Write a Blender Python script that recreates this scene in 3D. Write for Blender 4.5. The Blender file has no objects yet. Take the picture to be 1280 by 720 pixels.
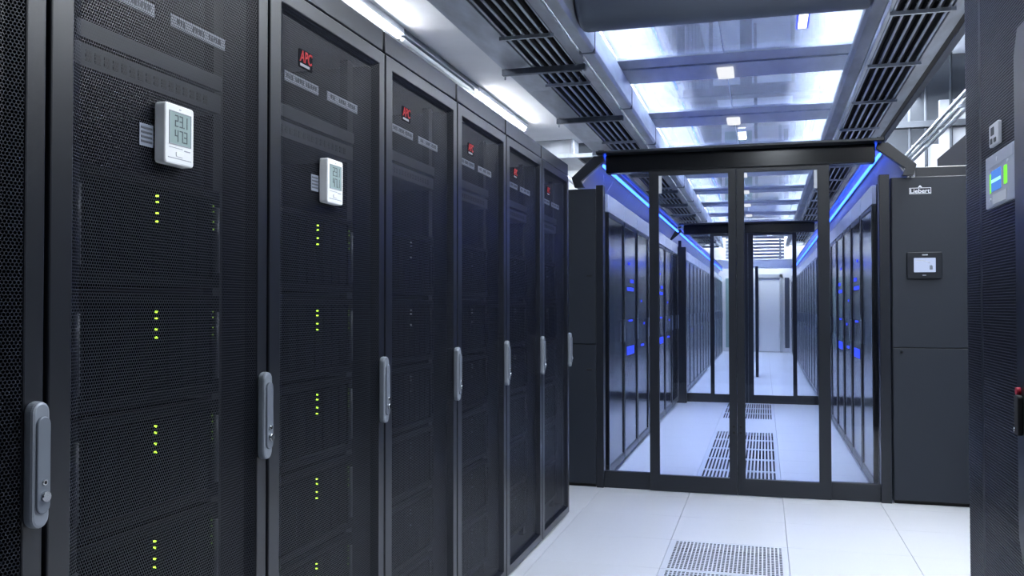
import bpy, bmesh, math, random
from mathutils import Vector, Matrix

random.seed(7)
scene = bpy.context.scene
COL = scene.collection

# ------------------------------------------------------------------ camera
F_PX, CX, CY, CAM_H = 1199.0, 590.0, 360.0, 1.259
yaw = math.atan(365.0 / F_PX)
pit = math.atan(25.5 * math.cos(yaw) / F_PX)
fw = Vector((-math.sin(yaw) * math.cos(pit), math.cos(yaw) * math.cos(pit), math.sin(pit)))
rt = Vector((math.cos(yaw), math.sin(yaw), 0))
upv = rt.cross(fw)
cam = bpy.data.cameras.new('camera')
cam.sensor_width = 36.0
cam.lens = F_PX * 36.0 / 1280.0
cam.shift_x = (640.0 - CX) / 1280.0
cam.clip_start = 0.02
camo = bpy.data.objects.new('camera', cam)
camo.matrix_world = Matrix(((rt.x, upv.x, -fw.x, 0), (rt.y, upv.y, -fw.y, 0), (rt.z, upv.z, -fw.z, CAM_H), (0, 0, 0, 1)))
COL.objects.link(camo)
scene.camera = camo

# ------------------------------------------------------------------ world, exposure
world = bpy.data.worlds.new('world')
scene.world = world
world.use_nodes = True
world.node_tree.nodes['Background'].inputs[0].default_value = (0.35, 0.42, 0.6, 1)
world.node_tree.nodes['Background'].inputs[1].default_value = 0.02
scene.view_settings.view_transform = 'Standard'
scene.view_settings.look = 'None'
scene.view_settings.gamma = 1
scene.view_settings.use_curve_mapping = False
scene.view_settings.exposure = 1.5

P_ADDED_FAR = 15.0  # lamp added beyond the right tray for shine on the rack tops
P_ADDED_RIGHT = 9.0  # unseen ceiling panel added on the right, reflected in the rack frames
P_ADDED_PEND = 15.0      # added pendant, out of view over the near aisle
P_FRONT = 1.5      # ceiling panel luminaires over the near aisle
P_BATTEN = 26.0    # fluorescent battens left
P_ROOF = 74.0      # tubes above the glazed roof
P_BLUE = 4.8       # blue light strips
P_SIDE = 5.0

# ------------------------------------------------------------------ materials
MATS = {}
def mat(name, col, rough=0.5, metal=0.0, spec=0.5, noise=None, bump=0.0, emis=None, estr=0.0, coat=0.0):
    m = bpy.data.materials.new(name)
    m.use_nodes = True
    nt = m.node_tree
    b = nt.nodes['Principled BSDF']
    b.inputs['Base Color'].default_value = (*col, 1)
    b.inputs['Roughness'].default_value = rough
    b.inputs['Metallic'].default_value = metal
    b.inputs['Specular IOR Level'].default_value = spec
    b.inputs['Coat Weight'].default_value = coat
    if emis:
        b.inputs['Emission Color'].default_value = (*emis, 1)
        b.inputs['Emission Strength'].default_value = estr
    if noise:
        scale, amt = noise[0], noise[1]
        stretch = noise[2] if len(noise) > 2 else (1, 1, 1)
        tc = nt.nodes.new('ShaderNodeTexCoord')
        mp = nt.nodes.new('ShaderNodeMapping')
        mp.inputs['Scale'].default_value = stretch
        nz = nt.nodes.new('ShaderNodeTexNoise')
        nz.inputs['Scale'].default_value = scale
        nz.inputs['Detail'].default_value = 4
        nt.links.new(tc.outputs['Object'], mp.inputs[0])
        nt.links.new(mp.outputs[0], nz.inputs['Vector'])
        rp = nt.nodes.new('ShaderNodeValToRGB')
        rp.color_ramp.elements[0].position = 0.3
        rp.color_ramp.elements[1].position = 0.7
        rp.color_ramp.elements[0].color = (*[max(0, c * (1 - amt)) for c in col], 1)
        rp.color_ramp.elements[1].color = (*[min(1, c * (1 + amt)) for c in col], 1)
        nt.links.new(nz.outputs['Fac'], rp.inputs[0])
        nt.links.new(rp.outputs[0], b.inputs['Base Color'])
        if bump:
            bp = nt.nodes.new('ShaderNodeBump')
            bp.inputs['Strength'].default_value = bump
            bp.inputs['Distance'].default_value = 0.002
            nt.links.new(nz.outputs['Fac'], bp.inputs['Height'])
            nt.links.new(bp.outputs[0], b.inputs['Normal'])
    MATS[name] = m
    return m

def emit(name, col, s):
    m = bpy.data.materials.new(name)
    m.use_nodes = True
    nt = m.node_tree
    nt.nodes.clear()
    e = nt.nodes.new('ShaderNodeEmission')
    o = nt.nodes.new('ShaderNodeOutputMaterial')
    e.inputs[0].default_value = (*col, 1)
    e.inputs[1].default_value = s
    nt.links.new(e.outputs[0], o.inputs[0])
    MATS[name] = m
    return m

def glass(name, tint, ior=1.45, frost=0.0, frost_col=(1, 1, 1), boost=1.0):
    """flat sheet glass: clear transmission, fresnel mirror, optional frosting"""
    m = bpy.data.materials.new(name)
    m.use_nodes = True
    nt = m.node_tree
    nt.nodes.clear()
    out = nt.nodes.new('ShaderNodeOutputMaterial')
    tr = nt.nodes.new('ShaderNodeBsdfTransparent')
    tr.inputs[0].default_value = (*tint, 1)
    gl = nt.nodes.new('ShaderNodeBsdfGlossy')
    gl.inputs['Roughness'].default_value = 0.02
    fr = nt.nodes.new('ShaderNodeFresnel')
    fr.inputs[0].default_value = ior
    mx = nt.nodes.new('ShaderNodeMixShader')
    mu = nt.nodes.new('ShaderNodeMath')
    mu.operation = 'MULTIPLY'
    mu.inputs[1].default_value = boost
    nt.links.new(fr.outputs[0], mu.inputs[0])
    nt.links.new(mu.outputs[0], mx.inputs[0])
    base = tr
    if frost > 0:
        tl = nt.nodes.new('ShaderNodeBsdfTranslucent')
        tl.inputs[0].default_value = (*frost_col, 1)
        m2 = nt.nodes.new('ShaderNodeMixShader')
        m2.inputs[0].default_value = frost
        nt.links.new(tr.outputs[0], m2.inputs[1])
        nt.links.new(tl.outputs[0], m2.inputs[2])
        base = m2
    nt.links.new(base.outputs[0], mx.inputs[1])
    nt.links.new(gl.outputs[0], mx.inputs[2])
    nt.links.new(mx.outputs[0], out.inputs[0])
    MATS[name] = m
    return m

def perforated(name, col, pitch, rad, ax, rough=0.42):
    """perforated sheet: hexagonally packed round holes (ax = index of the horizontal object axis)"""
    m = bpy.data.materials.new(name)
    m.use_nodes = True
    nt = m.node_tree
    N = nt.nodes.new
    L = nt.links.new
    b = nt.nodes['Principled BSDF']
    out = nt.nodes['Material Output']
    b.inputs['Base Color'].default_value = (*col, 1)
    b.inputs['Roughness'].default_value = rough
    b.inputs['Metallic'].default_value = 0.0
    b.inputs['Specular IOR Level'].default_value = 0.45
    tc = N('ShaderNodeTexCoord')
    sp = N('ShaderNodeSeparateXYZ')
    L(tc.outputs['Object'], sp.inputs[0])
    def M(op, a, bb=None):
        n = N('ShaderNodeMath')
        n.operation = op
        for i, v in ((0, a), (1, bb)):
            if v is None:
                continue
            if isinstance(v, (int, float)):
                n.inputs[i].default_value = v
            else:
                L(v, n.inputs[i])
        return n.outputs[0]
    u = M('DIVIDE', sp.outputs[ax], pitch)
    v = M('DIVIDE', sp.outputs[2], pitch * math.sqrt(3))
    def lat(off):
        du = M('SUBTRACT', M('FRACT', M('ADD', u, 100.0 + off)), 0.5)
        dv = M('MULTIPLY', M('SUBTRACT', M('FRACT', M('ADD', v, 100.0 + off)), 0.5), math.sqrt(3))
        return M('ADD', M('MULTIPLY', du, du), M('MULTIPLY', dv, dv))
    d = M('MINIMUM', lat(0.0), lat(0.5))
    hole = M('LESS_THAN', d, rad * rad)
    tr = N('ShaderNodeBsdfTransparent')
    mx = N('ShaderNodeMixShader')
    L(hole, mx.inputs[0])
    L(b.outputs[0], mx.inputs[1])
    L(tr.outputs[0], mx.inputs[2])
    L(mx.outputs[0], out.inputs[0])
    MATS[name] = m
    return m

mat('rack_black', (0.0045, 0.006, 0.0105), 0.33, 0.0, 0.7)
mat('rack_inner', (0.008, 0.009, 0.012), 0.7)
perforated('mesh_door', (0.0115, 0.014, 0.0225), 0.0066, 0.39, 1, 0.38)
mat('server_black', (0.003, 0.0033, 0.0045), 0.6, 0.0, 0.0)
mat('server_bezel', (0.003, 0.0033, 0.005), 0.5, 0.0, 0.02)
mat('server_grey', (0.035, 0.038, 0.046), 0.45, 0.3)
mat('handle_grey', (0.28, 0.31, 0.36), 0.38, 0.35)
mat('handle_dark', (0.19, 0.215, 0.26), 0.42, 0.35)
mat('chrome', (0.55, 0.57, 0.6), 0.18, 1.0)
mat('black', (0.006, 0.006, 0.008), 0.6)
mat('white_plastic', (0.88, 0.89, 0.90), 0.35)
mat('lcd', (0.33, 0.42, 0.41), 0.2)
mat('lcd_ink', (0.05, 0.07, 0.08), 0.5)
mat('print_grey', (0.35, 0.36, 0.4), 0.6)
mat('sticker', (0.20, 0.225, 0.28), 0.6)
mat('sticker_ink', (0.06, 0.07, 0.09), 0.6)
mat('label_strip', (0.32, 0.34, 0.40), 0.5)
mat('logo_red', (0.42, 0.03, 0.035), 0.6, 0.0, 0.2)
mat('logo_plate', (0.010, 0.010, 0.014), 0.8, 0.0, 0.05)
mat('logo_grey', (0.25, 0.25, 0.28), 0.5)
mat('white_print', (0.80, 0.83, 0.9), 0.5)
emit('led_green', (0.45, 0.95, 0.05), 1.6)
emit('led_dim_green', (0.35, 0.65, 0.10), 0.25)
emit('led_pale', (0.7, 0.8, 1.0), 0.12)
mat('floor_tile', (0.64, 0.655, 0.69), 0.33, 0.0, 0.4, (220, 0.035))
mat('floor_joint', (0.22, 0.23, 0.26), 0.8)
mat('grate_metal', (0.62, 0.65, 0.72), 0.4, 0.1)
mat('plenum', (0.012, 0.016, 0.035), 0.9)
mat('frame_dark', (0.011, 0.014, 0.021), 0.33, 0.0)
mat('gloss_black', (0.004, 0.005, 0.008), 0.18, 0.0, 0.35)
mat('cooler_grey', (0.0125, 0.0175, 0.028), 0.5, 0.0, 0.45, (1400, 0.12))
mat('galvanised', (0.46, 0.50, 0.57), 0.34, 0.6, 0.5, (9, 0.22, (1, 0.25, 1)))
mat('beam_grey', (0.42, 0.44, 0.48), 0.45, 0.1, 0.5, (6, 0.15, (1, 0.3, 1)))
mat('galv_dark', (0.16, 0.18, 0.22), 0.42, 0.8, 0.5, (9, 0.3, (1, 0.25, 1)))
mat('cable_black', (0.010, 0.010, 0.014), 0.6)
mat('ceiling_white', (0.80, 0.81, 0.84), 0.75, 0.0, 0.3, (2.2, 0.05))
mat('ceiling_grey', (0.42, 0.45, 0.52), 0.8, 0.0, 0.3, (1.2, 0.15))
mat('panel_white', (0.34, 0.36, 0.40), 0.8, 0.0, 0.3, (1.5, 0.08))
mat('conduit_grey', (0.20, 0.22, 0.26), 0.45)
mat('wall_white', (0.74, 0.76, 0.80), 0.8, 0.0, 0.3, (1.5, 0.05))
mat('wall_grey', (0.045, 0.052, 0.065), 0.8, 0.0, 0.3, (2.5, 0.2))
mat('pipe_grey', (0.10, 0.12, 0.16), 0.5, 0.1, 0.4, (3, 0.12, (0.3, 2, 2)))
mat('white_paint', (0.74, 0.77, 0.82), 0.45)
mat('pale_grey', (0.42, 0.45, 0.50), 0.5)
mat('canopy_white', (0.78, 0.80, 0.85), 0.22, 0.0, 0.6)
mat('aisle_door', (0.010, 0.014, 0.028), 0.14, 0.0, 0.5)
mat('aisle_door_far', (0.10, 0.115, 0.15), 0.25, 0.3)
mat('band_pale', (0.72, 0.75, 0.82), 0.25, 0.2)
glass('pane_clear', (0.95, 0.965, 0.985), 1.45)
glass('door_glass', (0.62, 0.68, 0.82), 1.5, boost=1.3)
glass('roof_glass', (0.80, 0.85, 0.97), 1.5, 0.2, (0.75, 0.81, 1.0))
emit('batten_tube', (0.93, 0.96, 1.0), P_BATTEN)
emit('roof_tube', (0.86, 0.93, 1.0), P_ROOF)
emit('front_panel', (0.90, 0.945, 1.0), P_FRONT)
emit('pendant', (0.83, 0.91, 1.0), P_ADDED_PEND)  # glow of the added pendant, out of view
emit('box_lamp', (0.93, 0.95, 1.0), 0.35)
emit('added_right_panel', (0.90, 0.945, 1.0), P_ADDED_RIGHT)  # glow of the ceiling panel added on the right
emit('added_far_lamp', (0.90, 0.95, 1.0), P_ADDED_FAR)  # glow of the added lamp hidden by the right tray
emit('added_end_panel', (0.93, 0.97, 1.0), 6.0)  # glow of the panel added to brighten the far door
emit('side_tube', (0.93, 0.96, 1.0), P_SIDE)
emit('blue_strip', (0.020, 0.075, 1.0), P_BLUE)
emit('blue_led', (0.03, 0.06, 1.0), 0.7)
emit('lamp_white', (0.82, 0.88, 1.0), 2.5)
emit('halo_blue', (0.05, 0.08, 1.0), 0.6)
emit('screen_pale', (0.55, 0.66, 0.95), 0.33)
emit('screen_blue', (0.10, 0.26, 0.75), 0.4)
emit('screen_cyan', (0.30, 0.75, 0.95), 0.6)
emit('screen_green', (0.22, 0.85, 0.08), 0.45)
mat('unit_silver', (0.55, 0.59, 0.68), 0.4, 0.5)
mat('unit_box', (0.72, 0.75, 0.82), 0.5)
mat('red_plastic', (0.5, 0.02, 0.05), 0.4)
mat('copper_green', (0.30, 0.42, 0.42), 0.2)

# ------------------------------------------------------------------ builders
WLOC = {}
def wloc(o):
    return WLOC.get(o.name, Vector((0, 0, 0))) if o else Vector((0, 0, 0))

def link(o, parent=None):
    COL.objects.link(o)
    if parent is not None:
        o.parent = parent
    return o

def thing(name, loc, label=None, cat=None, group=None, kind=None):
    o = bpy.data.objects.new(name, None)
    o.empty_display_size = 0.05
    link(o)
    o.location = loc
    WLOC[o.name] = Vector(loc)
    tag(o, label, cat, group, kind)
    return o

def tag(o, label=None, cat=None, group=None, kind=None):
    if label: o['label'] = label
    if cat: o['category'] = cat
    if group: o['group'] = group
    if kind: o['kind'] = kind
    return o

def from_bm(name, bm, m, parent=None, smooth=False, origin=None):
    vs = [v.co for v in bm.verts]
    if origin is None:
        lo = Vector((min(v.x for v in vs), min(v.y for v in vs), min(v.z for v in vs)))
        hi = Vector((max(v.x for v in vs), max(v.y for v in vs), max(v.z for v in vs)))
        origin = (lo + hi) / 2
    origin = Vector(origin)
    bmesh.ops.translate(bm, verts=bm.verts[:], vec=-origin)
    bmesh.ops.recalc_face_normals(bm, faces=bm.faces[:])
    me = bpy.data.meshes.new(name)
    bm.to_mesh(me)
    bm.free()
    me.materials.append(MATS[m] if isinstance(m, str) else m)
    if smooth:
        me.polygons.foreach_set('use_smooth', [True] * len(me.polygons))
    o = bpy.data.objects.new(name, me)
    link(o, parent)
    o.location = origin - wloc(parent)
    WLOC[o.name] = origin
    return o

def add_box(bm, x0, x1, y0, y1, z0, z1):
    vs = [bm.verts.new(p) for p in ((x0, y0, z0), (x1, y0, z0), (x1, y1, z0), (x0, y1, z0), (x0, y0, z1), (x1, y0, z1), (x1, y1, z1), (x0, y1, z1))]
    for f in ((0, 3, 2, 1), (4, 5, 6, 7), (0, 1, 5, 4), (1, 2, 6, 5), (2, 3, 7, 6), (3, 0, 4, 7)):
        bm.faces.new([vs[i] for i in f])

def do_bevel(bm, off, seg=2):
    bm.normal_update()
    es = [e for e in bm.edges if len(e.link_faces) == 2 and e.calc_face_angle(0) > 0.5]
    bmesh.ops.bevel(bm, geom=es, offset=off, segments=seg, affect='EDGES', profile=0.5)

def box(name, x0, x1, y0, y1, z0, z1, m, parent=None, bevel=0.0, seg=2):
    bm = bmesh.new()
    add_box(bm, min(x0, x1), max(x0, x1), min(y0, y1), max(y0, y1), min(z0, z1), max(z0, z1))
    if bevel:
        do_bevel(bm, bevel, seg)
    return from_bm(name, bm, m, parent)

def add_cyl(bm, a, b, r, n=12, r2=None):
    a, b = Vector(a), Vector(b)
    d = (b - a).normalized()
    t = d.orthogonal().normalized()
    s = d.cross(t)
    r2 = r if r2 is None else r2
    A = [bm.verts.new(a + (t * math.cos(2 * math.pi * i / n) + s * math.sin(2 * math.pi * i / n)) * r) for i in range(n)]
    B = [bm.verts.new(b + (t * math.cos(2 * math.pi * i / n) + s * math.sin(2 * math.pi * i / n)) * r2) for i in range(n)]
    for i in range(n):
        j = (i + 1) % n
        bm.faces.new((A[i], A[j], B[j], B[i]))
    bm.faces.new(A[::-1])
    bm.faces.new(B)

def cyl(name, a, b, r, m, parent=None, n=12, r2=None):
    bm = bmesh.new()
    add_cyl(bm, a, b, r, n, r2)
    o = from_bm(name, bm, m, parent)
    for p in o.data.polygons:
        p.use_smooth = len(p.vertices) == 4
    return o

def prism(name, pts, mapf, w0, w1, m, parent=None, bevel=0.0, smooth=False):
    """pts: 2-D outline, mapf(u,v,w) -> xyz, extruded from w0 to w1"""
    bm = bmesh.new()
    A = [bm.verts.new(mapf(u, v, w0)) for u, v in pts]
    B = [bm.verts.new(mapf(u, v, w1)) for u, v in pts]
    n = len(pts)
    for i in range(n):
        j = (i + 1) % n
        bm.faces.new((A[i], A[j], B[j], B[i]))
    bm.faces.new(A[::-1])
    bm.faces.new(B)
    if bevel:
        bmesh.ops.recalc_face_normals(bm, faces=bm.faces[:])
        do_bevel(bm, bevel, 2)
    return from_bm(name, bm, m, parent, smooth)

def ring(name, o, i, mapf, w0, w1, m, parent=None, bevel=0.0):
    """rectangular frame: outer (u0,u1,v0,v1), inner (u0,u1,v0,v1), between w0 and w1"""
    bm = bmesh.new()
    def c(r, w):
        return [bm.verts.new(mapf(u, v, w)) for u, v in ((r[0], r[2]), (r[1], r[2]), (r[1], r[3]), (r[0], r[3]))]
    O0, O1, I0, I1 = c(o, w0), c(o, w1), c(i, w0), c(i, w1)
    for k in range(4):
        j = (k + 1) % 4
        bm.faces.new((O0[k], O0[j], I0[j], I0[k]))
        bm.faces.new((O1[k], O1[j], I1[j], I1[k]))
        bm.faces.new((O0[k], O0[j], O1[j], O1[k]))
        bm.faces.new((I0[k], I0[j], I1[j], I1[k]))
    bmesh.ops.recalc_face_normals(bm, faces=bm.faces[:])
    if bevel:
        do_bevel(bm, bevel, 2)
    return from_bm(name, bm, m, parent)

def rrect(u0, u1, v0, v1, r, n=5):
    pts = []
    for cx, cy, a0 in ((u1 - r, v1 - r, 0), (u0 + r, v1 - r, 90), (u0 + r, v0 + r, 180), (u1 - r, v0 + r, 270)):
        for k in range(n + 1):
            a = math.radians(a0 + 90 * k / n)
            pts.append((cx + r * math.cos(a), cy + r * math.sin(a)))
    return pts

def text(name, s, mapf, u, v, height, m, parent, depth=0.0008, width=None, shear=0.0, align='LEFT'):
    """flat lettering: mapf(u,v,w); the text box starts at (u, v) with cap height 'height'"""
    cu = bpy.data.curves.new(name, 'FONT')
    cu.body = s
    cu.size = height / 0.70
    cu.extrude = depth
    cu.shear = shear
    cu.offset = height * 0.02
    ob = bpy.data.objects.new('tmp_text', cu)
    COL.objects.link(ob)
    dg = bpy.context.evaluated_depsgraph_get()
    me = bpy.data.meshes.new_from_object(ob.evaluated_get(dg))
    bpy.data.objects.remove(ob)
    bpy.data.curves.remove(cu)
    xs = [q.co.x for q in me.vertices]
    x0, x1 = min(xs), max(xs)
    k = 1.0 if width is None else width / (x1 - x0)
    bm = bmesh.new()
    bm.from_mesh(me)
    bpy.data.meshes.remove(me)
    off = {'LEFT': 0, 'CENTER': -(x1 - x0) * k / 2}[align]
    for q in bm.verts:
        q.co = Vector(mapf(u + off + (q.co.x - x0) * k, v + q.co.y, q.co.z))
    return from_bm(name, bm, m, parent)

def copy_tree(o, parent=None):
    c = o.copy()
    link(c, parent)
    for ch in list(o.children):
        copy_tree(ch, c)
    return c

FX = lambda x: (lambda u, v, w: (x + w, u, v))          # plane facing +x, u runs along +y
FNX = lambda x: (lambda u, v, w: (x - w, -u, v))        # plane facing -x, u runs along -y
FNY = lambda y: (lambda u, v, w: (u, y - w, v))         # plane facing -y, u runs along +x

# ------------------------------------------------------------------ key dimensions
XL = -1.145                 # front of the left rack row
RY0, RP = 1.325, 0.747      # first full rack, pitch
YG = 6.70                   # glazed front of the cold aisle
YG2 = 13.14                 # second glazed front
AL, AR = -1.09, 0.705       # fronts of the rack rows inside the aisle
YEND = 28.4
TX0, TY0, TP = -0.49, 4.72, 0.6

# ------------------------------------------------------------------ floor
floor = tag(thing('floor', (0, 5, 0)), 'white raised access floor of square tiles with two strips of ventilation tiles', None, None, 'structure')
box('floor_base', -6, 5, -3, YEND, -0.32, -0.30, 'plenum', floor)
TN = (-2, -1, 0, 1, 2, 3)
rows = list(range(-2, 14))       # tile rows from y = 3.52 to 13.12
y_lo, y_hi = TY0 + rows[0] * TP, TY0 + (rows[-1] + 1) * TP
x_lo, x_hi = TX0 + TN[0] * TP, TX0 + (TN[-1] + 1) * TP
vent_rows = {-1: 'square', -2: 'square', 0: 'square'}
vent = {-1: 'hole', 0: 'hole'}
# rows: index r spans TY0 + r*TP .. ; the near vent tiles end at y = 5.32
tile0 = None
vent_hole0 = None
vent_slot0 = None
def vent_tile(kind, x, y):
    g = 0.0012
    t = ring('vent_tile', (x + g, x + TP - g, y + g, y + TP - g), (x + 0.03, x + TP - 0.03, y + 0.022, y + TP - 0.022),
             (lambda u, v, w: (u, v, w)), -0.008, 0.0, 'grate_metal', floor, 0.0008)
    bm = bmesh.new()
    a0, a1, b0, b1 = x + 0.028, x + TP - 0.028, y + 0.020, y + TP - 0.020
    if kind == 'hole':
        n = 28
        for i in range(n + 1):
            u = a0 + (a1 - a0) * i / n
            add_box(bm, u - 0.0036, u + 0.0036, b0, b1, -0.003, -0.0008)
        n = 17
        for i in range(n + 1):
            v = b0 + (b1 - b0) * i / n
            add_box(bm, a0, a1, v - 0.005, v + 0.005, -0.003, -0.0012)
    else:
        n = 20
        for i in range(n + 1):
            u = a0 + (a1 - a0) * i / n
            add_box(bm, u - 0.0065, u + 0.0065, b0, b1, -0.004, -0.0008)
    grid = from_bm('grate', bm, 'grate_metal', t)
    grid['kind'] = 'stuff'
    return t
for r in rows:
    for c in TN:
        x, y = TX0 + c * TP, TY0 + r * TP
        kind = None
        if c == 0:
            if r in (-1, 0): kind = 'hole'
            elif r in (4, 5, 6, 7, 8): kind = 'slot'
            elif r in (11, 12, 13): kind = 'slot'
        if kind == 'hole':
            if vent_hole0 is None:
                vent_hole0 = vent_tile('hole', x, y); vent_hole0_xy = (x, y)
            else:
                k = copy_tree(vent_hole0, floor); k.location = vent_hole0.location + Vector((x - vent_hole0_xy[0], y - vent_hole0_xy[1], 0))
        elif kind == 'slot':
            if vent_slot0 is None:
                vent_slot0 = vent_tile('slot', x, y); vent_slot0_xy = (x, y)
            else:
                k = copy_tree(vent_slot0, floor); k.location = vent_slot0.location + Vector((x - vent_slot0_xy[0], y - vent_slot0_xy[1], 0))
        elif tile0 is None:
            tile0 = box('tile', x + 0.0012, x + TP - 0.0012, y + 0.0012, y + TP - 0.0012, -0.035, 0.0, 'floor_tile', floor, 0.0008, 1)
            tile0_xy = (x, y)
        else:
            k = tile0.copy(); link(k, floor); k.location = tile0.location + Vector((x - tile0_xy[0], y - tile0_xy[1], 0))
# joint bed under the solid tiles (not under the vent strip)
box('joint_bed', x_lo, TX0, y_lo, y_hi, -0.06, -0.036, 'floor_joint', floor)
box('joint_bed', TX0 + TP, x_hi, y_lo, y_hi, -0.06, -0.036, 'floor_joint', floor)
box('joint_bed', TX0, TX0 + TP, y_lo + 3 * TP, y_lo + 6 * TP, -0.06, -0.036, 'floor_joint', floor)

def tile_mat():
    m = mat('floor_far', (0.64, 0.655, 0.69), 0.33, 0, 0.4)
    nt = m.node_tree
    tc = nt.nodes.new('ShaderNodeTexCoord')
    mp = nt.nodes.new('ShaderNodeMapping')
    mp.inputs['Location'].default_value = (-TX0, -TY0, 0)
    br = nt.nodes.new('ShaderNodeTexBrick')
    br.offset = 0.0
    br.inputs['Scale'].default_value = 1.0
    br.inputs['Mortar Size'].default_value = 0.0025
    br.inputs['Brick Width'].default_value = TP
    br.inputs['Row Height'].default_value = TP
    for k in ('Color1', 'Color2'):
        br.inputs[k].default_value = (0.64, 0.655, 0.69, 1)
    br.inputs['Mortar'].default_value = (0.22, 0.23, 0.26, 1)
    geo = nt.nodes.new('ShaderNodeNewGeometry')
    nt.links.new(geo.outputs['Position'], mp.inputs[0])
    nt.links.new(mp.outputs[0], br.inputs[0])
    nt.links.new(br.outputs[0], nt.nodes['Principled BSDF'].inputs['Base Color'])
tile_mat()
box('floor_slab', -6, x_lo, -3, YEND, -0.04, 0, 'floor_far', floor)
box('floor_slab', x_hi, 5, -3, YEND, -0.04, 0, 'floor_far', floor)
box('floor_slab', x_lo, x_hi, -3, y_lo, -0.04, 0, 'floor_far', floor)
box('floor_slab', x_lo, x_hi, y_hi, YEND, -0.04, 0, 'floor_far', floor)

# ------------------------------------------------------------------ walls and ceilings
def struct(o, label=None):
    o['kind'] = 'structure'
    if label: o['label'] = label
    return o
struct(box('wall_left', -6.1, -6, -3, YEND, 0, 4.4, 'wall_white'))
struct(box('wall_right', 5, 5.1, -3, YEND, 0, 4.4, 'wall_grey'))
struct(box('wall_front', -6, 5, -3.1, -3, 0, 4.4, 'wall_grey'))
struct(box('wall_back', -6, 5, YEND, YEND + 0.1, 0, 4.4, 'wall_white'))
ceil = thing('ceiling', (0, 8, 3.4), 'white plastered ceiling above the racks', None, None, 'structure')
box('slab', -6, -1.80, -3, YEND, 3.40, 3.52, 'ceiling_white', ceil)
box('slab', -1.80, 5, -3, 5.2, 3.40, 3.52, 'ceiling_white', ceil)
box('slab', -1.80, 5, 5.2, YEND, 4.15, 4.27, 'ceiling_grey', ceil)
box('fascia', -1.84, -1.80, 5.2, YEND, 3.52, 4.15, 'wall_grey', ceil)
box('fascia', -1.80, 5, 5.16, 5.2, 3.52, 4.15, 'wall_grey', ceil)

# far right partition with conduits
wp = thing('wall_partition', (3.3, 12.0, 0), 'grey concrete partition with white lower panel behind the right cooling unit', None, None, 'structure')
box('grey_face', 1.35, 5, 12.0, 12.1, 2.0, 4.15, 'wall_grey', wp)
box('white_panel', 1.92, 5, 11.94, 12.0, 2.0, 3.62, 'panel_white', wp, 0.004)
box('white_panel', 1.62, 1.92, 11.95, 12.0, 2.0, 3.12, 'panel_white', wp, 0.004)
box('ledge', 1.35, 5, 11.82, 11.93, 3.30, 3.37, 'wall_grey', wp, 0.004)
for x in (1.60, 1.77, 2.03, 2.35):
    cyl('conduit', (x, 11.88, 2.0), (x, 11.88, 4.14), 0.018, 'wall_grey', wp, 10)

# end wall of the aisle
tag(box('door_1', -0.14, 0.42, YEND - 0.05, YEND - 0.002, 0.02, 2.08, 'white_paint', None, 0.006), 'plain white door at the far end of the blue lit aisle', 'door', None, 'structure')
tr1 = thing('trim_1', (0.1, YEND - 0.05, 0), 'pale grey frame around the far door', None, None, 'structure')
box('jamb', -0.22, -0.145, YEND - 0.09, YEND - 0.002, 0, 2.2, 'pale_grey', tr1, 0.004)
box('jamb', 0.425, 0.50, YEND - 0.09, YEND - 0.002, 0, 2.2, 'pale_grey', tr1, 0.004)
box('lintel', -0.22, 0.50, YEND - 0.09, YEND - 0.002, 2.09, 2.2, 'pale_grey', tr1, 0.004)
tag(box('header_beam', -1.5, 1.2, YEND - 1.3, YEND - 1.1, 2.32, 2.56, 'white_paint', None, 0.01), 'pale beam crossing the far end of the aisle above the white door', 'beam')
bk = thing('beam_standin_slats', (-0.2, 27.2, 2.58), 'grey horizontal slats standing in for receding roof beams above the pale beam', 'slats')  # slats added in place of roof beams that recede farther
for k in range(7):
    box('slat', -1.0, 0.53, 27.18, 27.22, 2.585 + k * 0.09, 2.645 + k * 0.09, 'beam_grey', bk, 0.003)
for x in (-0.9, 0.4):
    box('upright', x, x + 0.05, 27.22, 27.25, 2.565, 3.18, 'galv_dark', bk)
tag(box('window_1', -1.05, -0.30, YEND - 0.04, YEND - 0.002, 0.12, 2.1, 'copper_green', None, 0.004), 'greenish glazed panel beside the far white door', None, None, 'structure')
tag(box('window_2', 0.56, 0.68, YEND - 0.04, YEND - 0.002, 0.12, 2.1, 'aisle_door_far', None, 0.004), 'narrow dark glazed panel right of the far white door', None, None, 'structure')

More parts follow.
